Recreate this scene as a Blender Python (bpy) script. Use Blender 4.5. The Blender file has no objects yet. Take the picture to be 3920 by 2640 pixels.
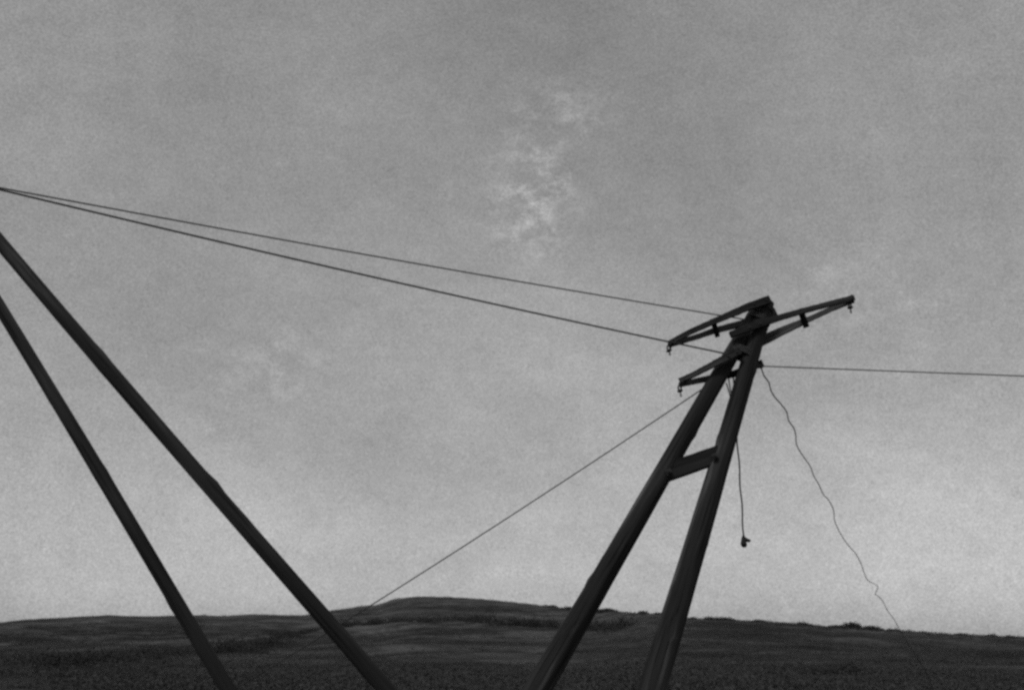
import bpy, math, random
import numpy as np
from mathutils import Vector, Matrix, Quaternion

random.seed(7)
RNG = np.random.default_rng(7)
SC = bpy.context.scene
COL = SC.collection

# ------------------------------------------------------------------ camera
W, H = 3920.0, 2640.0
LENS = 35.0
FPX = W * LENS / 36.0
HORIZON = 2480.0
PITCH = math.atan((HORIZON - H / 2) / FPX)
CAM_Z = 1.6
cam = bpy.data.cameras.new('camera')
cam.sensor_width = 36.0
cam.lens = LENS
cam.clip_start = 0.05
cam.clip_end = 20000
cam.dof.use_dof = True
cam.dof.focus_distance = 13.2
cam.dof.aperture_fstop = 1.9
cam_o = bpy.data.objects.new('camera', cam)
COL.objects.link(cam_o)
cam_o.location = (0, 0, CAM_Z)
cam_o.rotation_euler = (math.pi / 2 + PITCH, 0, 0)
SC.camera = cam_o

# ------------------------------------------------------------------ sky and sun
SUN_EL, SUN_AZ = math.radians(45), math.radians(212)     # clockwise from +Y: behind the camera, to the left
world = bpy.data.worlds.new('World')
SC.world = world
world.use_nodes = True
nt = world.node_tree
nt.nodes.clear()
n = nt.nodes.new
sky = n('ShaderNodeTexSky')
sky.sky_type = 'NISHITA'
sky.sun_disc = False
sky.sun_elevation = SUN_EL
sky.sun_rotation = SUN_AZ
sky.air_density = 1.0
sky.dust_density = 1.6
sky.ozone_density = 1.0
bw = n('ShaderNodeRGBToBW')
nt.links.new(sky.outputs['Color'], bw.inputs['Color'])
# thin uneven veil of cloud, laid out by direction over the whole sky
geo = n('ShaderNodeTexCoord')
mp = n('ShaderNodeMapping')
mp.inputs['Scale'].default_value = (1.0, 1.0, 1.5)
nt.links.new(geo.outputs['Generated'], mp.inputs['Vector'])
def wnoise(scale, detail, rough):
    t = n('ShaderNodeTexNoise')
    t.inputs['Scale'].default_value = scale
    t.inputs['Detail'].default_value = detail
    t.inputs['Roughness'].default_value = rough
    nt.links.new(mp.outputs['Vector'], t.inputs['Vector'])
    return t
def wrange(src, a, b, c, d):
    r = n('ShaderNodeMapRange')
    r.inputs['From Min'].default_value = a
    r.inputs['From Max'].default_value = b
    r.inputs['To Min'].default_value = c
    r.inputs['To Max'].default_value = d
    nt.links.new(src, r.inputs['Value'])
    return r.outputs['Result']
def wmul(a, b):
    m = n('ShaderNodeMath')
    m.operation = 'MULTIPLY'
    nt.links.new(a, m.inputs[0])
    nt.links.new(b, m.inputs[1])
    return m.outputs[0]
big = wrange(wnoise(3.2, 5, 0.55).outputs['Fac'], 0.3, 0.7, 0.86, 1.14)
mid = wrange(wnoise(22, 14, 0.86).outputs['Fac'], 0.3, 0.7, 0.86, 1.14)
fleck = wrange(wnoise(26, 9, 0.75).outputs['Fac'], 0.62, 0.80, 1.0, 1.35)
veil = n('ShaderNodeMix')                      # high even veil over the clear sky
veil.data_type = 'FLOAT'
veil.inputs['Factor'].default_value = 0.70
veil.inputs['B'].default_value = 1.52
nt.links.new(bw.outputs['Val'], veil.inputs['A'])
fine = wrange(wnoise(520, 2, 0.9).outputs['Fac'], 0.25, 0.75, 0.66, 1.34)  # fine mottle imitating film grain, put into the sky colour
# a few thin pale wisps standing in the sky ahead
def wisp(px, py, rad, gain):
    u_, v_ = (px - W / 2) / FPX, (H / 2 - py) / FPX
    c_, s_ = math.cos(PITCH), math.sin(PITCH)
    d_ = Vector((u_, c_ - v_ * s_, s_ + v_ * c_)).normalized()
    dist = n('ShaderNodeVectorMath')
    dist.operation = 'DISTANCE'
    nt.links.new(geo.outputs['Generated'], dist.inputs[0])
    dist.inputs[1].default_value = d_
    near = n('ShaderNodeMapRange')
    near.interpolation_type = 'SMOOTHSTEP'
    near.inputs['From Min'].default_value = rad
    near.inputs['From Max'].default_value = 0.0
    nt.links.new(dist.outputs['Value'], near.inputs['Value'])
    body = wmul(near.outputs['Result'], wrange(wnoise(30, 10, 0.76).outputs['Fac'], 0.47, 0.75, 0.0, gain))
    a_ = n('ShaderNodeMath')
    a_.operation = 'ADD'
    a_.inputs[1].default_value = 1.0
    nt.links.new(body, a_.inputs[0])
    return a_.outputs[0]
wisps = wmul(wmul(wisp(2150, 500, 0.085, 0.9), wisp(2030, 800, 0.075, 1.3)), wmul(wisp(1060, 1390, 0.07, 0.6), wisp(3300, 1150, 0.12, 0.35)))
grain = wmul(fine, wisps)
val = wmul(wmul(wmul(wmul(veil.outputs['Result'], big), mid), fleck), grain)
bg = n('ShaderNodeBackground')
bg.inputs['Strength'].default_value = 0.13
nt.links.new(val, bg.inputs['Color'])
wo = n('ShaderNodeOutputWorld')
nt.links.new(bg.outputs['Background'], wo.inputs['Surface'])

sl = bpy.data.lights.new('sun', 'SUN')
sl.energy = 0.8
sl.angle = math.radians(12)
sl.color = (1.0, 1.0, 1.0)      # black-and-white film
so = bpy.data.objects.new('sun', sl)
COL.objects.link(so)
sd = Vector((math.sin(SUN_AZ) * math.cos(SUN_EL), math.cos(SUN_AZ) * math.cos(SUN_EL), math.sin(SUN_EL)))
so.rotation_euler = sd.to_track_quat('Z', 'Y').to_euler()
so.location = (0, 0, 60)

SC.view_settings.view_transform = 'Standard'
SC.view_settings.look = 'None'
SC.view_settings.exposure = 0.45
SC.view_settings.gamma = 1.0
SC.view_settings.use_curve_mapping = False
SC.render.engine = 'CYCLES'
SC.cycles.filter_width = 2.8
SC.cycles.use_denoising = False
SC.cycles.max_bounces = 6

# ------------------------------------------------------------------ helpers
CP, SP = math.cos(PITCH), math.sin(PITCH)
def ray(px, py):
    u, v = (px - W / 2) / FPX, (H / 2 - py) / FPX
    return Vector((u, CP - v * SP, SP + v * CP))
ORG = Vector((0, 0, CAM_Z))
def at(px, py, y0, lean=0.0):
    """the point of the upright sheet y = y0 + lean*z that shows at that spot"""
    d = ray(px, py)
    t = (y0 + lean * CAM_Z) / (d.y - lean * d.z)
    return ORG + d * t

def tag(o, label=None, cat=None, group=None, kind=None):
    if label: o['label'] = label
    if cat: o['category'] = cat
    if group: o['group'] = group
    if kind: o['kind'] = kind
    return o
def mesh_obj(name, verts, faces, mat, parent=None, smooth=True, matrix=None):
    me = bpy.data.meshes.new(name)
    me.from_pydata([tuple(v) for v in verts], [], [tuple(f) for f in faces])
    me.update()
    if smooth:
        me.polygons.foreach_set('use_smooth', [True] * len(me.polygons))
    me.materials.append(mat)
    o = bpy.data.objects.new(name, me)
    COL.objects.link(o)
    if matrix is not None:
        o.matrix_world = matrix
    if parent is not None:
        o.parent = parent
        o.matrix_parent_inverse = parent.matrix_world.inverted()
    return o
def empty(name, loc):
    o = bpy.data.objects.new(name, None)
    COL.objects.link(o)
    o.location = loc
    o.empty_display_size = 0.3
    o.matrix_world = Matrix.Translation(loc)
    return o
def axis_matrix(a, b, face=Vector((0, -1, 0))):
    """local z runs from a to b, local -y looks towards face"""
    z = (b - a).normalized()
    y = (-face - z * (-face).dot(z)).normalized()
    x = y.cross(z)
    m = Matrix((x, y, z)).transposed().to_4x4()
    m.translation = a
    return m

def pole(name, a, b, r0, r1, mat, parent, seed=0, seg=22, rings=70, wob=0.06, bow=0.0):
    """round weathered pole along its own z, with shallow checks, knots and a slight bow"""
    rg = np.random.default_rng(seed)
    L = (b - a).length
    ph = rg.uniform(0, 6.28, 8)
    knots = [(rg.uniform(0.05, 0.95), rg.uniform(0, 6.28)) for _ in range(16)]
    checks = rg.uniform(0, 6.28, 3)
    V, F = [], []
    for i in range(rings + 1):
        t = i / rings
        r = r0 + (r1 - r0) * t
        r *= 1 + 0.018 * math.sin(9 * t + ph[0]) + 0.010 * math.sin(23 * t + ph[1])
        cx = bow * math.sin(math.pi * t) + 0.006 * math.sin(7 * t + ph[2])
        cy = 0.006 * math.sin(5 * t + ph[3])
        for k in range(seg):
            an = 2 * math.pi * k / seg
            q = 1 + wob * 0.5 * math.sin(3 * an + ph[4] + 2 * t) + wob * 0.35 * math.sin(5 * an + ph[5] - 3 * t)
            for c in checks:
                d = abs((an - c - 0.5 * t + math.pi) % (2 * math.pi) - math.pi)
                q -= 0.055 * max(0, 1 - d / 0.22) * (0.5 + 0.5 * math.sin(6 * t + c))
            for kt, ka in knots:
                da = abs((an - ka + math.pi) % (2 * math.pi) - math.pi) * r
                dz = (t - kt) * L
                q += 0.13 * math.exp(-(da * da + dz * dz) / 0.0028)
            V.append((cx + r * q * math.cos(an), cy + r * q * math.sin(an), t * L))
    for i in range(rings):
        for k in range(seg):
            k2 = (k + 1) % seg
            F.append((i * seg + k, i * seg + k2, (i + 1) * seg + k2, (i + 1) * seg + k))
    F.append(tuple(range(seg - 1, -1, -1)))
    F.append(tuple(rings * seg + k for k in range(seg)))
    o = mesh_obj(name, V, F, mat, parent, matrix=axis_matrix(a, b))
    o.data.polygons[-1].use_smooth = False
    o.data.polygons[-2].use_smooth = False
    return o

def timber(name, pts, sizes, mat, parent, ch=0.12, seed=0, up=Vector((0, 0, 1)), rough=0.0012):
    """squared timber swept along pts: sizes = (width across, height) at every point; chamfered arrises"""
    rg = np.random.default_rng(seed)
    a, b = pts[0], pts[-1]
    M = axis_matrix(a, b)
    Mi = M.inverted()
    P, S = [], []
    for i in range(len(pts) - 1):
        m = 9
        for j in range(m + (i == len(pts) - 2)):
            t = j / m
            P.append(pts[i].lerp(pts[i + 1], t))
            S.append((sizes[i][0] * (1 - t) + sizes[i + 1][0] * t, sizes[i][1] * (1 - t) + sizes[i + 1][1] * t))
    V, F = [], []
    for i, p in enumerate(P):
        tan = (P[min(i + 1, len(P) - 1)] - P[max(i - 1, 0)]).normalized()
        sx = tan.cross(up).normalized()
        sz = sx.cross(tan).normalized()
        w, h = S[i][0] / 2, S[i][1] / 2
        c = ch * min(w, h)
        for (x, z) in ((-w + c, -h), (w - c, -h), (w, -h + c), (w, h - c), (w - c, h), (-w + c, h), (-w, h - c), (-w, -h + c)):
            q = p + sx * (x + rg.normal() * rough) + sz * (z + rg.normal() * rough)
            V.append(Mi @ q)
    for i in range(len(P) - 1):
        for k in range(8):
            k2 = (k + 1) % 8
            F.append((i * 8 + k, i * 8 + k2, (i + 1) * 8 + k2, (i + 1) * 8 + k))
    F.append(tuple(range(7, -1, -1)))
    F.append(tuple((len(P) - 1) * 8 + k for k in range(8)))
    return mesh_obj(name, V, F, mat, parent, smooth=False, matrix=M)

def catmull(pts, m=8):
    out = []
    for i in range(len(pts) - 1):
        p0, p1, p2, p3 = pts[max(i - 1, 0)], pts[i], pts[i + 1], pts[min(i + 2, len(pts) - 1)]
        for j in range(m):
            t = j / m
            out.append(0.5 * ((2 * p1) + (p2 - p0) * t + (2 * p0 - 5 * p1 + 4 * p2 - p3) * t * t + (3 * p1 - p0 - 3 * p2 + p3) * t ** 3))
    out.append(pts[-1].copy())
    return out
def tube_data(P, r, seg=8, closed=False):
    V, F = [], []
    m = len(P)
    prev = None
    for i, p in enumerate(P):
        if closed:
            tan = (P[(i + 1) % m] - P[(i - 1) % m]).normalized()
        else:
            tan = (P[min(i + 1, m - 1)] - P[max(i - 1, 0)]).normalized()
        ref = prev if prev is not None else (Vector((0, 0, 1)) if abs(tan.z) < 0.9 else Vector((1, 0, 0)))
        sx = (ref - tan * ref.dot(tan)).normalized()
        prev = sx
        sy = tan.cross(sx)
        rr = r[i] if hasattr(r, '__len__') else r
        for k in range(seg):
            an = 2 * math.pi * k / seg
            V.append(p + sx * (rr * math.cos(an)) + sy * (rr * math.sin(an)))
    for i in range(m if closed else m - 1):
        j = (i + 1) % m
        for k in range(seg):
            k2 = (k + 1) % seg
            F.append((i * seg + k, i * seg + k2, j * seg + k2, j * seg + k))
    if not closed:
        F.append(tuple(range(seg - 1, -1, -1)))
        F.append(tuple((m - 1) * seg + k for k in range(seg)))
    return V, F
def tube(name, P, r, mat, parent=None, seg=8, closed=False):
    base = P[0].copy()
    V, F = tube_data([p - base for p in P], r, seg, closed)
    return mesh_obj(name, V, F, mat, parent, matrix=Matrix.Translation(base))
def sagged(a, b, sag, m=60):
    return [a.lerp(b, i / m) - Vector((0, 0, sag * 4 * (i / m) * (1 - i / m))) for i in range(m + 1)]
def ring_pts(c, ex, ey, rx, ry, m=24):
    return [c + ex * (rx * math.cos(2 * math.pi * i / m)) + ey * (ry * math.sin(2 * math.pi * i / m)) for i in range(m)]

# ------------------------------------------------------------------ materials (black-and-white film: greys)
def new_mat(name):
    m = bpy.data.materials.new(name)
    m.use_nodes = True
    t = m.node_tree
    return m, t, t.nodes['Principled BSDF']
def grey_ramp(t, src, stops):
    r = t.nodes.new('ShaderNodeValToRGB')
    el = r.color_ramp.elements
    while len(el) < len(stops):
        el.new(0.5)
    for e, (p, v) in zip(el, stops):
        e.position = p
        e.color = (v, v, v, 1)
    t.links.new(src, r.inputs['Fac'])
    return r.outputs['Color']
def noise(t, vec, scale, detail=6, rough=0.6, dist=0.0):
    x = t.nodes.new('ShaderNodeTexNoise')
    x.inputs['Scale'].default_value = scale
    x.inputs['Detail'].default_value = detail
    x.inputs['Roughness'].default_value = rough
    x.inputs['Distortion'].default_value = dist
    if vec is not None:
        t.links.new(vec, x.inputs['Vector'])
    return x.outputs['Fac']
def mapped(t, scale, out='Object'):
    c = t.nodes.new('ShaderNodeTexCoord')
    m = t.nodes.new('ShaderNodeMapping')
    m.inputs['Scale'].default_value = scale
    t.links.new(c.outputs[out], m.inputs['Vector'])
    return m.outputs['Vector']
def mixm(t, a, b, fac=None, mode='MULTIPLY', f=1.0):
    x = t.nodes.new('ShaderNodeMix')
    x.data_type = 'RGBA'
    x.blend_type = mode
    x.inputs['Factor'].default_value = f
    if fac is not None:
        t.links.new(fac, x.inputs['Factor'])
    t.links.new(a, x.inputs['A'])
    t.links.new(b, x.inputs['B'])
    return x.outputs['Result']
def bump(t, bsdf, h, strength, dist):
    b = t.nodes.new('ShaderNodeBump')
    b.inputs['Strength'].default_value = strength
    b.inputs['Distance'].default_value = dist
    t.links.new(h, b.inputs['Height'])
    t.links.new(b.outputs['Normal'], bsdf.inputs['Normal'])

def wood(name, lo, hi, streak):
    m, t, b = new_mat(name)
    v = mapped(t, (14, 14, 0.55))
    g = noise(t, v, 1.6, 8, 0.65, 0.4)
    base = grey_ramp(t, g, [(0.3, lo), (0.55, (lo + hi) / 2), (0.75, hi)])
    v2 = mapped(t, (5, 5, 0.35))
    s = noise(t, v2, 1.3, 4, 0.55)
    st = grey_ramp(t, s, [(0.42, 0.55), (0.56, 1.0), (0.66, streak)])
    v3 = mapped(t, (34, 34, 0.8))
    cr = noise(t, v3, 1.0, 3, 0.5)
    ck = grey_ramp(t, cr, [(0.34, 0.3), (0.42, 1.0)])
    c = mixm(t, mixm(t, base, st), ck)
    t.links.new(c, b.inputs['Base Color'])
    b.inputs['Roughness'].default_value = 0.88
    b.inputs['Specular IOR Level'].default_value = 0.2
    bump(t, b, mixm(t, base, ck), 0.6, 0.02)
    return m
def metal(name, v, rough=0.7):
    m, t, b = new_mat(name)
    g = noise(t, mapped(t, (1, 1, 1)), 40, 4, 0.6)
    c = grey_ramp(t, g, [(0.35, v * 0.6), (0.7, v * 1.3)])
    t.links.new(c, b.inputs['Base Color'])
    b.inputs['Roughness'].default_value = rough
    b.inputs['Specular IOR Level'].default_value = 0.3
    return m
TAR_WOOD = wood('tarred_wood', 0.018, 0.046, 3.2)
SPAR_WOOD = wood('spar_wood', 0.016, 0.038, 2.2)
BRACE_WOOD = wood('brace_wood', 0.013, 0.028, 1.3)
ARM_WOOD = wood('arm_wood', 0.018, 0.046, 1.6)
PALE_WOOD = wood('lit_arm_wood', 0.085, 0.17, 1.4)  # arm wood paled: lit look of the right arm's far plank put into colour
IRON = metal('rusted_iron', 0.025)
CABLE = metal('steel_cable', 0.045)
ROPE = metal('weathered_rope', 0.03, 0.95)

# ------------------------------------------------------------------ terrain
SKYLINE = [(-3000, 2420), (-1200, 2400), (-300, 2392), (0, 2380), (103, 2368), (206, 2363), (412, 2352), (550, 2357), (742, 2352), (859, 2355),
           (962, 2348), (1100, 2352), (1168, 2352), (1265, 2334), (1326, 2327), (1375, 2318), (1443, 2313), (1512, 2289),
           (1561, 2284), (1612, 2280), (1715, 2282), (1818, 2288), (1922, 2297), (2076, 2314), (2180, 2326), (2298, 2333),
           (2396, 2338), (2465, 2343), (2530, 2348), (2628, 2362), (2726, 2367), (2857, 2373), (2955, 2377), (3053, 2384),
           (3183, 2396), (3250, 2400), (3314, 2404), (3353, 2409), (3445, 2412), (3542, 2418), (3640, 2426), (3771, 2431), (3908, 2435),
           (4200, 2440), (5000, 2446), (7000, 2450)]
_az, _el = [], []
for px, py in SKYLINE:
    d = ray(px, py)
    _az.append(math.atan2(d.x, d.y))
    _el.append(d.z / math.hypot(d.x, d.y))
_az = [-math.pi, -2.0] + _az + [2.0, math.pi]
_el = [0.016, 0.016] + _el + [0.012, 0.016]
def px_az(px, py=2400):
    d = ray(px, py)
    return math.atan2(d.x, d.y)
_raz = [-math.pi, px_az(-400), px_az(900), px_az(1500), px_az(2050), px_az(2500), px_az(4200), math.pi]
_rr = [700, 760, 900, 1150, 1000, 330, 270, 700]
def vnoise(x, y, seed):
    """smooth value noise on a unit lattice"""
    xi, yi = np.floor(x).astype(np.int64), np.floor(y).astype(np.int64)
    fx, fy = x - xi, y - yi
    fx, fy = fx * fx * (3 - 2 * fx), fy * fy * (3 - 2 * fy)
    def hsh(a, b):
        h = (a * 374761393 + b * 668265263 + seed * 1442695041) & 0x7fffffff
        h = ((h ^ (h >> 13)) * 1274126177) & 0x7fffffff
        return ((h ^ (h >> 16)) & 0xffff) / 65535.0
    return (hsh(xi, yi) * (1 - fx) + hsh(xi + 1, yi) * fx) * (1 - fy) + (hsh(xi, yi + 1) * (1 - fx) + hsh(xi + 1, yi + 1) * fx) * fy
def fbm(x, y, s, seed, octv=4):
    o, a, tot = 0, 1.0, 0
    for k in range(octv):
        o = o + a * (vnoise(x / s, y / s, seed + k) - 0.5)
        tot += a
        s *= 0.5
        a *= 0.55
    return o / tot
def height(x, y):
    x, y = np.asarray(x, float), np.asarray(y, float)
    r = np.hypot(x, y)
    az = np.arctan2(x, y)
    el = np.interp(az, _az, _el)
    rr = np.interp(az, _raz, _rr)
    zr = CAM_Z + el * rr
    q = np.clip(r / rr, 0, None)
    up = zr * np.minimum(q, 1) ** 1.55
    over = np.maximum(q - 1, 0)
    z = np.where(q <= 1, up, zr - rr * 0.10 * over - rr * 0.03 * np.minimum(over, 2) ** 2)
    # rolling ground, fading out at the ridge line so that the skyline keeps its height
    fade = np.clip((r - 14) / 30, 0, 1) * np.clip((0.97 - q) / 0.3, 0, 1)
    amp = 0.012 * r
    z = z + fade * (fbm(x, y, 70, 3) * np.minimum(amp, 3.0) * 2.0 + fbm(x, y, 18, 11) * np.minimum(amp, 1.0))
    z = z + fbm(x, y, 3.5, 21, 3) * 0.12 * np.clip((r - 4) / 10, 0, 1)
    return z
def hz(x, y):
    return float(height(np.array([x]), np.array([y]))[0])
def hit(px, py, r0=20.0, r1=1600.0):
    """where the line of sight first meets the terrain"""
    d = ray(px, py)
    d = d / math.hypot(d.x, d.y)
    rs = np.geomspace(r0, r1, 1500)
    z = CAM_Z + d.z * rs
    g = height(d.x * rs, d.y * rs)
    i = np.argmax(g >= z)
    r = rs[i] if g[i] >= z[i] else r1
    return Vector((d.x * r, d.y * r, hz(d.x * r, d.y * r)))

def ground_mat():
    m, t, b = new_mat('moor_ground')
    v = mapped(t, (1, 1, 1))
    n1 = noise(t, v, 0.012, 6, 0.6, 0.6)
    n2 = noise(t, v, 0.10, 6, 0.65, 0.3)
    n3 = noise(t, v, 2.5, 6, 0.7)
    a = grey_ramp(t, n1, [(0.36, 0.026), (0.5, 0.049), (0.62, 0.075)])
    c = grey_ramp(t, n2, [(0.38, 0.5), (0.5, 1.0), (0.62, 1.4)])
    e = grey_ramp(t, n3, [(0.3, 0.5), (0.7, 1.35)])
    at_ = t.nodes.new('ShaderNodeAttribute')
    at_.attribute_name = 'pasture'
    pas = t.nodes.new('ShaderNodeRGB')
    pas.outputs[0].default_value = (0.070, 0.070, 0.070, 1)
    col = mixm(t, a, pas.outputs[0], fac=at_.outputs['Fac'], mode='MIX')
    n4 = noise(t, v, 0.032, 5, 0.6, 0.8)
    c4 = grey_ramp(t, n4, [(0.40, 0.45), (0.5, 1.0), (0.60, 1.5)])
    col = mixm(t, mixm(t, mixm(t, col, c), e), c4)
    t.links.new(col, b.inputs['Base Color'])
    b.inputs['Roughness'].default_value = 0.95
    b.inputs['Specular IOR Level'].default_value = 0.1
    bump(t, b, noise(t, v, 1.4, 8, 0.75), 1.0, 0.35)
    return m
MOOR = ground_mat()
def build_ground():
    azs = np.concatenate([np.radians(np.arange(-180, -50, 5)), np.radians(np.arange(-50, 50, 0.2)), np.radians(np.arange(50, 180, 5))])
    rs = np.concatenate([[0.0], np.geomspace(1.0, 60, 60), np.geomspace(62, 1300, 190), np.geomspace(1400, 6000, 14)])
    A, R = np.meshgrid(azs, rs)
    X, Y = R * np.sin(A), R * np.cos(A)
    Z = height(X, Y)
    na, nr = len(azs), len(rs)
    V = np.stack([X.ravel(), Y.ravel(), Z.ravel()], 1)
    F = []
    for i in range(nr - 1):
        for k in range(na):
            k2 = (k + 1) % na
            F.append((i * na + k, i * na + k2, (i + 1) * na + k2, (i + 1) * na + k))
    o = mesh_obj('ground', V, F, MOOR)
    # pasture below the hill: a field with its own edge
    px = np.degrees(A.ravel())
    r = R.ravel()
    w = fbm(V[:, 0], V[:, 1], 90, 5) * 0.25
    lo, hi = math.degrees(px_az(1080)), math.degrees(px_az(2560))
    k = np.clip((px - lo) / 2.0, 0, 1) * np.clip((hi - px) / 2.0, 0, 1)
    k = k * np.clip((r * (1 + w) - 190) / 60, 0, 1) * np.clip((560 - r * (1 + 0.3 * w)) / 15, 0, 1)
    at_ = o.data.attributes.new('pasture', 'FLOAT', 'POINT')
    at_.data.foreach_set('value', (k * 0.85).astype(np.float32))
    return tag(o, kind='structure')
build_ground()

# ------------------------------------------------------------------ leaning A-frame of the right half
LEAN = 0.13
YR = 12.3
def R_(px, py, off=0.0):
    return at(px, py, YR + off, LEAN)
def to_ground(p, q):
    """prolong the line p->q down to just under the ground"""
    d = (q - p).normalized()
    for i in range(4000):
        s = p + d * (i * 0.01)
        if s.z < hz(s.x, s.y) - 0.25:
            return s
    return q
legA_top, legA_low = R_(2909, 1172), R_(2110, 2541)
legB_top, legB_low = R_(2936, 1158, -0.03), R_(2529, 2541, -0.03)
footA, footB = to_ground(legA_top, legA_low), to_ground(legB_top, legB_low)
root = empty('leaning_a_frame_pole', (footA + footB) / 2)
tag(root, 'dark timber A-frame pole leaning right, with three crossarms near its top', 'power pole')
legA = pole('leg', footA, legA_top, 0.172, 0.096, TAR_WOOD, root, seed=3)
legB = pole('leg', footB, legB_top, 0.178, 0.104, TAR_WOOD, root, seed=9)

# squared brace between the legs
timber('cross_brace', [R_(2540, 1813, 0.01), R_(2752, 1738, 0.0)], [(0.19, 0.225), (0.19, 0.225)], BRACE_WOOD, root, ch=0.16, seed=4, up=Vector((-0.36, 0, 1)))

# crossarms: every one is two planks, before and behind the legs, drawn together at the tip
def hook(tip, px_list, parent, off):
    P = [R_(x, y, off) for x, y in px_list]
    c = P[0]
    ex, ey = Vector((0.8, 0.6, 0)).normalized(), Vector((0, 0, 1))
    V, F = tube_data(ring_pts(c, ex, ey, 0.030, 0.038, 18), 0.011, 6, True)
    def add(v2, f2):
        k = len(V)
        V.extend(v2)
        F.extend([tuple(i + k for i in f) for f in f2])
    add(*tube_data([tip, tip - Vector((0, 0, 0.02)), c + Vector((0, 0, 0.036))], 0.009, 6))
    mid = P[1]
    prof = [(0.0, 0.010), (0.2, 0.036), (0.45, 0.042), (0.6, 0.022), (0.75, 0.034), (1.0, 0.026)]
    top, bot = c - Vector((0, 0, 0.03)), mid
    pts = [top.lerp(bot, s) for s, _ in prof]
    add(*tube_data(pts, [q for _, q in prof], 10))
    add(*tube_data([bot, P[2]], [0.008, 0.007], 6))
    add(*tube_data(ring_pts(P[2] - Vector((0, 0, 0.018)), ex, ey, 0.014, 0.018, 14), 0.006, 6, True))
    base = tip.copy()
    return mesh_obj('insulator_hook', [v - base for v in V], F, IRON, parent, matrix=Matrix.Translation(base))
def bolt(p, d, parent, r=0.026, l=0.05):
    """hexagon head on a square washer, standing proud of the plank"""
    V, F = [], []
    z = d.normalized()
    x = z.orthogonal().normalized()
    y = z.cross(x)
    def prism(n_, rr, h0, h1):
        k = len(V)
        for h in (h0, h1):
            for i in range(n_):
                an = 2 * math.pi * i / n_ + 0.4
                V.append(x * (rr * math.cos(an)) + y * (rr * math.sin(an)) + z * h)
        for i in range(n_):
            j = (i + 1) % n_
            F.append((k + i, k + j, k + n_ + j, k + n_ + i))
        F.append(tuple(k + n_ + i for i in range(n_)))
    prism(4, r * 1.7, -0.01, 0.008)
    prism(6, r, 0.004, l * 0.6)
    prism(8, r * 0.5, l * 0.6 - 0.002, l)
    return mesh_obj('bolt', V, F, IRON, parent, smooth=False, matrix=Matrix.Translation(p))
def arm(near, far, sz_near, sz_far, mn, mf, tip_off=0.0):
    gap = 0.20
    pn = [R_(x, y, tip_off - 0.035 - (gap - 0.035) * k) for x, y, k in near]
    pf = [R_(x, y, tip_off + 0.035 + (gap - 0.035) * k) for x, y, k in far]
    sz_near = [(w_ * 1.05, h_ * 1.25) for w_, h_ in sz_near]
    sz_far = [(w_ * 1.05, h_ * 1.25) for w_, h_ in sz_far]
    a = timber('crossarm_plank', pn, sz_near, mn, root, seed=int(near[0][0]))
    b = timber('crossarm_plank', pf, sz_far, mf, root, seed=int(near[0][1]))
    return a, b, pn, pf
UPV = Vector((0.35, 0, 1)).normalized()
def spacer(p, q, size, parent, seed):
    return timber('spacer_block', [p, q], [(size, size * 0.8)] * 2, ARM_WOOD, parent, seed=seed, up=Vector((1, 0.2, 0)))

# arm reaching left from the very top
a1, a2, n1_, f1_ = arm([(2560, 1314, 0.0), (2638, 1272, .25), (2735, 1229, .6), (2801, 1201, .85), (2865, 1174, 1.0), (2946, 1146, 1.0)],
                       [(2560, 1321, 0.0), (2680, 1285, .3), (2735, 1265, .55), (2839, 1239, .95), (2968, 1194, 1.0)],
                       [(0.05, 0.052), (0.05, 0.055), (0.055, 0.06), (0.06, 0.07), (0.07, 0.08), (0.07, 0.085)],
                       [(0.05, 0.052), (0.055, 0.058), (0.06, 0.065), (0.06, 0.075), (0.07, 0.09)], ARM_WOOD, ARM_WOOD)
spacer(R_(2730, 1228, -0.13), R_(2745, 1281, 0.14), 0.09, a1, 31)
hook(R_(2562, 1322), [(2560, 1332), (2562, 1344), (2564, 1350)], a2, 0.0)
# arm reaching right
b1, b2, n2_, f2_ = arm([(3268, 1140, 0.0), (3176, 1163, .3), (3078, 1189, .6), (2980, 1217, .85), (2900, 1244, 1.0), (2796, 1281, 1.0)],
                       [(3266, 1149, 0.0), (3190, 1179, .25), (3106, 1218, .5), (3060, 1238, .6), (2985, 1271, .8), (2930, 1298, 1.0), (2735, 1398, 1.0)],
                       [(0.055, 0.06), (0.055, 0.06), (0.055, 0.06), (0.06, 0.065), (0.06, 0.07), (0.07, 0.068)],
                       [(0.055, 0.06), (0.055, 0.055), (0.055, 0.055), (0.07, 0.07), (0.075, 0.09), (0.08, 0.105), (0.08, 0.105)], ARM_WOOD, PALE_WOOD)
spacer(R_(3066, 1190, -0.13), R_(3084, 1244, 0.14), 0.10, b1, 32)
hook(R_(3252, 1156), [(3253, 1166), (3255, 1180), (3257, 1189)], b2, 0.0)
# short arm reaching left, lower down
c1, c2, n3_, f3_ = arm([(2600, 1458, 0.0), (2654, 1434, .35), (2710, 1405, .75), (2760, 1379, 1.0), (2832, 1342, 1.0)],
                       [(2602, 1472, 0.0), (2668, 1457, .35), (2710, 1449, .7), (2808, 1431, 1.0), (2918, 1389, 1.0)],
                       [(0.05, 0.055), (0.05, 0.055), (0.055, 0.06), (0.06, 0.07), (0.065, 0.075)],
                       [(0.05, 0.055), (0.055, 0.06), (0.06, 0.065), (0.06, 0.075), (0.06, 0.07)], ARM_WOOD, ARM_WOOD)
hook(R_(2603, 1474), [(2602, 1484), (2604, 1499), (2606, 1508)], c2, 0.0)
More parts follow.
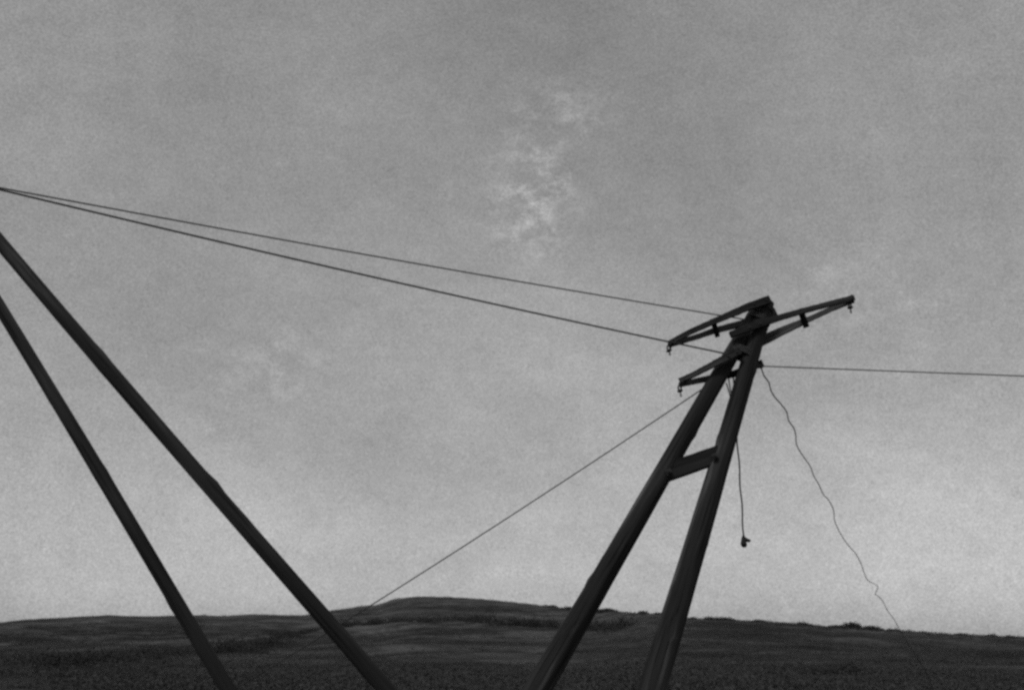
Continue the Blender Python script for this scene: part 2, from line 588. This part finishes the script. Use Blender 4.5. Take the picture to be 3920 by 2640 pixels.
# iron straps round the tips
for pl, (x, y) in ((a1, (2572, 1313)), (b1, (3254, 1147)), (c1, (2614, 1461))):
    c = R_(x, y)
    V, F = tube_data(ring_pts(c, Vector((0.05, 1, 0)).normalized(), Vector((0.3, 0, 1)).normalized(), 0.085, 0.062, 20), 0.012, 6, True)
    mesh_obj('tip_strap', [v - c for v in V], F, IRON, pl, matrix=Matrix.Translation(c))
for pl, x, y in ((a1, 2884, 1166), (a1, 2930, 1151), (b1, 2868, 1255), (b1, 2908, 1241), (c1, 2786, 1365), (c1, 2818, 1349)):
    bolt(R_(x, y, -0.205), Vector((0, -1, 0)), pl)
for pl, x, y, o_ in ((legA, 2560, 1806, -0.135), (legB, 2736, 1747, -0.158)):
    bolt(R_(x, y, o_), Vector((0, -1, 0.1)), pl, 0.034, 0.06)
# iron bands round the heads of the legs
for leg, a, b, t, r in ((legA, footA, legA_top, 0.985, 0.103), (legB, footB, legB_top, 0.985, 0.111)):
    c = a.lerp(b, t)
    z = (b - a).normalized()
    x = z.orthogonal().normalized()
    V, F = [], []
    for h, rr in ((-0.03, r - 0.004), (-0.03, r + 0.006), (0.03, r + 0.006), (0.03, r - 0.004)):
        for k in range(24):
            an = 2 * math.pi * k / 24
            V.append(x * (rr * math.cos(an)) + z.cross(x) * (rr * math.sin(an)) + z * h)
    for j in range(4):
        j2 = (j + 1) % 4
        for k in range(24):
            k2 = (k + 1) % 24
            F.append((j * 24 + k, j * 24 + k2, j2 * 24 + k2, j2 * 24 + k))
    mesh_obj('iron_band', V, F, IRON, leg, smooth=False, matrix=Matrix.Translation(c))
# eye plate on the right leg, where the right-hand wire and the slack wire are made fast
eye = R_(2912, 1401, 0.02)
V, F = tube_data([R_(2876, 1398, 0.0), R_(2897, 1402, 0.01), eye], [0.040, 0.036, 0.020], 8)
v2, f2 = tube_data(ring_pts(eye, Vector((1, 0, 0)), Vector((0, 0, 1)), 0.03, 0.024, 16), 0.011, 6, True)
k0 = len(V)
V += v2
F += [tuple(i + k0 for i in f) for f in f2]
mesh_obj('eye_bolt', [v - eye for v in V], F, IRON, root, matrix=Matrix.Translation(eye))
# loose wire ends hanging between the legs
loop = catmull([R_(2780, 1466, -.02), R_(2787, 1486, -.02), R_(2794, 1512, 0), R_(2799, 1545, .02), R_(2800, 1518, .05), R_(2794, 1480, .08), R_(2788, 1442, .12)], 8)
tube('loose_wire', loop, 0.009, CABLE, root, 6)

# ------------------------------------------------------------------ spar frame on the left, leaning the other way
YL, LEANL = 9.3, 0.05
def L_(px, py, off=0.0):
    return at(px, py, YL + off, LEANL)
sA_top, sA_low = L_(-500, 351, 0.06), L_(697, 2350, 0.06)
sB_top, sB_low = L_(-500, 341, -0.10), L_(1190, 2300, -0.10)
sA_foot, sB_foot = to_ground(sA_top, sA_low), to_ground(sB_top, sB_low)
sroot = empty('leaning_spar_frame', (sA_foot + sB_foot) / 2)
tag(sroot, 'pair of dark round spars at left leaning out of the picture', 'pole frame')
pole('spar', sA_foot, sA_top, 0.069, 0.060, SPAR_WOOD, sroot, seed=21, bow=0.015)
pole('spar', sB_foot, sB_top, 0.078, 0.067, SPAR_WOOD, sroot, seed=22, bow=-0.012)
timber('cross_brace', [L_(-345, 668), L_(-225, 655)], [(0.12, 0.12)] * 2, SPAR_WOOD, sroot, seed=5)
V, F = tube_data([L_(-505, 350, -0.25), L_(-500, 345, 0.25)], 0.022, 8)
mesh_obj('head_pin', [v - L_(-500, 345) for v in V], F, IRON, sroot, matrix=Matrix.Translation(L_(-500, 345)))

# ------------------------------------------------------------------ cables
def cable(name, P, r, mat, label, cat='cable', seg=8):
    return tag(tube(name, P, r, mat, None, seg), label, cat)
def sling(c, r, n_, parent, tilt):
    """cable turns lashed round the pole head"""
    V, F = [], []
    for i in range(n_):
        z = tilt
        x = Vector((1, 0, 0)) - z * z.x
        x.normalize()
        y = z.cross(x)
        v, f = tube_data(ring_pts(c + z * (0.024 * (i - n_ / 2)), x, y, r[0], r[1], 28), 0.012, 6, True)
        k = len(V)
        V += v
        F += [tuple(a + k for a in q) for q in f]
    return mesh_obj('lashing', [v - c for v in V], F, CABLE, parent, matrix=Matrix.Translation(c))
axis_up = (legA_top - footA).normalized().lerp((legB_top - footB).normalized(), 0.5).normalized()
u = cable('tie_cable', sagged(R_(2862, 1224), L_(-330, 657), 0.035), 0.0095, CABLE,
          'upper, thinner cable from the pole top to the left edge')
sling(R_(2903, 1222), (0.165, 0.14), 3, u, axis_up)
lw = cable('tie_cable', sagged(R_(2782, 1354), L_(-240, 668), 0.045), 0.0125, CABLE,
           'lower, thicker cable running from under the left crossarm to the left edge')
sling(R_(2846, 1352), (0.205, 0.15), 4, lw, axis_up)
rend = at(7600, 1556, YR + 4)
cable('span_wire', sagged(eye + Vector((0.03, 0, 0)), rend, 0.03, 90), 0.0088, CABLE, 'thin straight wire running right from the pole head to the right edge', 'wire')
# guy down to the left, away from the camera
ga = R_(2722, 1466, -0.04)
gb = hit(620, 2800, 12, 60)
g = cable('guy_wire', sagged(ga, gb, 0.10, 80), [0.0085 + 0.004 * i / 80 for i in range(81)], CABLE, 'thin guy wire slanting down left from the pole to the ground', 'wire')
stk = gb.copy()
V, F = tube_data([stk + Vector((-0.15, 0.02, -0.35)), stk + Vector((0.0, 0, 0.0)), stk + Vector((0.10, -0.01, 0.22))], [0.03, 0.028, 0.024], 8)
mesh_obj('anchor_stake', [v - stk for v in V], F, IRON, g, matrix=Matrix.Translation(stk))
# slack kinked wire falling away to the right
kink = [(100, 36), (112, 85), (140, 125), (152, 170), (175, 210), (210, 250), (243, 295), (255, 345), (285, 390), (296, 430), (298, 470), (310, 505),
        (345, 560), (380, 610), (400, 665), (430, 715), (455, 770), (490, 810), (515, 865), (520, 920), (540, 970), (565, 1015), (600, 1065),
        (640, 1110), (670, 1165), (690, 1220), (710, 1265), (745, 1285), (770, 1305), (755, 1345), (775, 1360), (800, 1390), (825, 1440), (855, 1480), (885, 1530), (925, 1600), (975, 1680), (1030, 1765), (1075, 1850)]
KP = []
for i, (x, y) in enumerate(kink):
    t = i / (len(kink) - 1)
    KP.append(at(2850 + x / 1.508, 1380 + y / 1.508, 13.0 + 24.0 * t ** 1.5))
KP[0] = eye.copy()
e_ = KP[-1]
KP.append(Vector((e_.x + 0.4, e_.y + 1.0, hz(e_.x + 0.4, e_.y + 1.0))))
KC = catmull(KP, 6)
cable('slack_wire', KC, [0.0088 + 0.0015 * i / len(KC) for i in range(len(KC))], CABLE, 'slack kinked wire trailing from the pole head down to the right', 'wire', 6)
# plumb rope with an iron block at its end
rt = R_(2806, 1436, 0.20)
low = at(2847, 2052, rt.y)
P = [Vector((rt.x + 0.006 * math.sin(i * 0.5), rt.y, rt.z + (low.z - rt.z) * i / 50)) for i in range(51)]
rp = cable('hanging_rope', P, 0.0105, ROPE, 'thin rope hanging plumb beside the right leg with an iron block', 'rope', 8)
e = P[-1]
k = rt.y / FPX * 1.02
def E(px, py):
    return e + Vector(((px - 2847) * k, 0, -(py - 2052) * k))
def blob(segs):
    V, F = [], []
    for pts, rad in segs:
        v, f = tube_data(pts, rad, 12)
        q = len(V)
        V += v
        F += [tuple(a + q for a in x) for x in f]
    return V, F
sh = Vector((0, 0.03, 0))
V, F = blob([([E(2847, 2048), E(2846, 2056), E(2845, 2066), E(2845, 2078), E(2847, 2087), E(2848, 2092)], [0.012, 0.026, 0.030, 0.043, 0.038, 0.018]),
             ([E(2848, 2060), E(2857, 2065), E(2866, 2068), E(2872, 2066)], [0.028, 0.026, 0.022, 0.010]),
             ([E(2845, 2079) - sh * 2.2, E(2845, 2079) + sh * 2.2], 0.016)])
mesh_obj('iron_block', [v - e for v in V], F, IRON, rp, matrix=Matrix.Translation(e))

# ------------------------------------------------------------------ vegetation
def foliage_mat(name, v):
    m, t, b = new_mat(name)
    g = noise(t, mapped(t, (1, 1, 1)), 1.1, 4, 0.7)
    t.links.new(grey_ramp(t, g, [(0.35, v * 0.7), (0.68, v * 1.3)]), b.inputs['Base Color'])
    b.inputs['Roughness'].default_value = 0.9
    b.inputs['Specular IOR Level'].default_value = 0.15
    return m
HEATH = foliage_mat('heath_leaves', 0.050)
SCRUB = foliage_mat('scrub_leaves', 0.034)
BARK = foliage_mat('shrub_bark', 0.05)
def leaf_tris(cx, cy, cz, sx, sz, nleaf, size, rg):
    """nleaf small leaf-like triangles spread through each dome (arrays of domes)"""
    N = len(cx)
    d = rg.normal(size=(N, nleaf, 3))
    d /= np.linalg.norm(d, axis=2, keepdims=True)
    d[:, :, 2] = np.abs(d[:, :, 2])
    rad = rg.uniform(0.45, 1.0, (N, nleaf, 1)) ** 0.6
    lump = 1 + 0.25 * rg.normal(size=(N, nleaf, 1))
    p = d * rad * lump
    p[:, :, 0] = p[:, :, 0] * sx[:, None] + cx[:, None]
    p[:, :, 1] = p[:, :, 1] * sx[:, None] + cy[:, None]
    p[:, :, 2] = p[:, :, 2] * sz[:, None] + cz[:, None]
    a = rg.normal(size=(N, nleaf, 3))
    b = rg.normal(size=(N, nleaf, 3))
    s = size[:, None, None] * rg.uniform(0.6, 1.4, (N, nleaf, 1))
    a = a / np.linalg.norm(a, axis=2, keepdims=True) * s
    b = b / np.linalg.norm(b, axis=2, keepdims=True) * s * 0.7
    return np.stack([p - a * 0.5, p + a * 0.5, p + b], 2).reshape(-1, 3)
def tri_obj(name, V, mat, parent=None, base=None):
    F = np.arange(len(V)).reshape(-1, 3)
    if base is not None:
        V = V - np.array(base)
    me = bpy.data.meshes.new(name)
    me.vertices.add(len(V))
    me.vertices.foreach_set('co', V.astype(np.float32).ravel())
    me.loops.add(len(V))
    me.loops.foreach_set('vertex_index', F.ravel().astype(np.int32))
    me.polygons.add(len(F))
    me.polygons.foreach_set('loop_start', np.arange(0, len(V), 3, dtype=np.int32))
    me.update(calc_edges=True)
    me.materials.append(mat)
    o = bpy.data.objects.new(name, me)
    COL.objects.link(o)
    if base is not None:
        o.matrix_world = Matrix.Translation(base)
    if parent is not None:
        o.parent = parent
        o.matrix_parent_inverse = parent.matrix_world.inverted()
    return o
def scatter(nn, r0, r1, a0, a1, power=1.0):
    r = r0 * (r1 / r0) ** (RNG.uniform(0, 1, nn) ** power)
    az = np.radians(RNG.uniform(a0, a1, nn))
    return r * np.sin(az), r * np.cos(az), r
# heather and rough grass tussocks on the near ground
x, y, r = scatter(70000, 9, 330, -46, 46)
keep = fbm(x, y, 22, 40) + 0.5 * fbm(x, y, 7, 44) > -0.16
x, y, r = x[keep], y[keep], r[keep]
s = RNG.uniform(0.16, 0.42, len(x)) * (1 + r / 260)
V = leaf_tris(x, y, height(x, y) - 0.03, s, s * 0.6, 16, s * 0.26, RNG)
tag(tri_obj('heather', V, HEATH), 'low dark heather and rough grass over the near ground', 'heather', kind='stuff')
# scrub over the slopes and along the ridges
x, y, r = scatter(26000, 150, 1150, -44, 44, 0.8)
az = np.arctan2(x, y)
q = r / np.interp(az, _raz, _rr)
open_field = (az > px_az(1100)) & (az < px_az(2540)) & (r > 200) & (r < 565)
keep = (fbm(x, y, 110, 50) + 0.6 * fbm(x, y, 35, 54) > 0.09) & (q < 1.02) & ~open_field
x, y, r = x[keep], y[keep], r[keep]
s = RNG.uniform(0.4, 1.0, len(x)) * (0.6 + r / 700)
V1 = leaf_tris(x, y, height(x, y) - 0.1, s * 1.4, s * 0.6, 26, s * 0.32, RNG)
# low growth that roughens the right-hand ridge line
az = RNG.uniform(px_az(2080), px_az(4300), 2600)
rr = np.interp(az, _raz, _rr) * RNG.uniform(0.94, 1.02, len(az))
x, y = rr * np.sin(az), rr * np.cos(az)
cl = np.clip(vnoise(az * 150, az * 0 + 2, 77) * 1.9 - 0.6, 0.0, 1.3)
s = (0.18 + 0.75 * cl) * RNG.uniform(0.6, 1.1, len(az)) * (0.55 + rr / 650)
V2 = leaf_tris(x, y, height(x, y) - 0.1, s * 1.3, s * 0.75, 26, s * 0.45, RNG)
tag(tri_obj('scrub', np.concatenate([V1, V2]), SCRUB), 'dark low scrub covering the far slopes and ridge', 'scrub', kind='stuff')

# hedges: lines of bushes across the slopes
def hedge(px_pts, wpx, label, step, tall):
    P = catmull([hit(x_, y_, 40) for x_, y_ in px_pts], 30)
    cx, cy = [], []
    for i in range(len(P) - 1):
        m = max(1, int((P[i + 1] - P[i]).length / step))
        for j in range(m):
            p = P[i].lerp(P[i + 1], j / m)
            cx.append(p.x + RNG.normal() * wpx)
            cy.append(p.y + RNG.normal() * wpx)
    cx, cy = np.array(cx), np.array(cy)
    s = tall * RNG.uniform(0.55, 1.15, len(cx))
    V = leaf_tris(cx, cy, height(cx, cy) - 0.1, s * 1.1, s, 120, s * 0.2, RNG)
    c = P[len(P) // 2]
    return tag(tri_obj('hedgerow', V, SCRUB, base=(c.x, c.y, c.z)), label, 'hedge')
hedge([(1290, 2400), (1450, 2388), (1650, 2382), (1900, 2392), (2130, 2402), (2400, 2404)], 1.5, 'dark hedge running level below the rounded hill', 2.2, 2.4)
hedge([(860, 2494), (960, 2482), (1060, 2455), (1160, 2425), (1240, 2404)], 2.0, 'dark hedge climbing the slope between the two left spars', 1.6, 1.4)
hedge([(150, 2552), (330, 2536), (520, 2520), (680, 2500)], 1.2, 'dark hedge low on the slope at the far left', 1.0, 0.8)

# single bushes that stand out
def bush(px, py, rad, h_, label, nleaf=3600, seed=1):
    rg = np.random.default_rng(seed)
    c = hit(px, py, 40)
    b = empty('bush', c)
    tag(b, label, 'bush')
    m = 9
    cx = c.x + rg.normal(size=m) * rad * 0.45
    cy = c.y + rg.normal(size=m) * rad * 0.45
    cz = np.array([hz(a_, b_) for a_, b_ in zip(cx, cy)]) + rg.uniform(-0.25, 0.15, m) * h_
    s = rg.uniform(0.4, 0.75, m)
    V = leaf_tris(cx, cy, cz, s * rad, s * h_ * 0.8, nleaf // m, s * rad * 0.17, rg)
    tri_obj('foliage', V, SCRUB, b, base=tuple(c))
    VV, FF = [], []
    for i in range(5):
        an = 6.28 * i / 5
        v, f = tube_data([c - Vector((0, 0, 0.2)), c + Vector((math.cos(an) * rad * .2, math.sin(an) * rad * .2, h_ * .3)), c + Vector((math.cos(an) * rad * .5, math.sin(an) * rad * .5, h_ * .65))], [0.06, 0.045, 0.02], 6)
        q_ = len(VV)
        VV += v
        FF += [tuple(a_ + q_ for a_ in x_) for x_ in f]
    mesh_obj('stem', [v - c for v in VV], FF, BARK, b, matrix=Matrix.Translation(c))
    return b
bush(3262, 2404, 2.8, 2.2, 'largest bush breaking the right-hand skyline, right of a notch', seed=1)
bush(3316, 2408, 2.2, 1.6, 'small bush on the right skyline, just right of the largest one', seed=2)
bush(2728, 2372, 1.7, 1.5, 'small bush on the skyline right of the A-frame pole', seed=3)
bush(2318, 2340, 3.4, 2.8, 'low bush on the skyline between the two legs of the A-frame', seed=4)
bush(3190, 2580, 1.3, 0.7, 'dark low bush near the bottom, below the slack wire', seed=6)
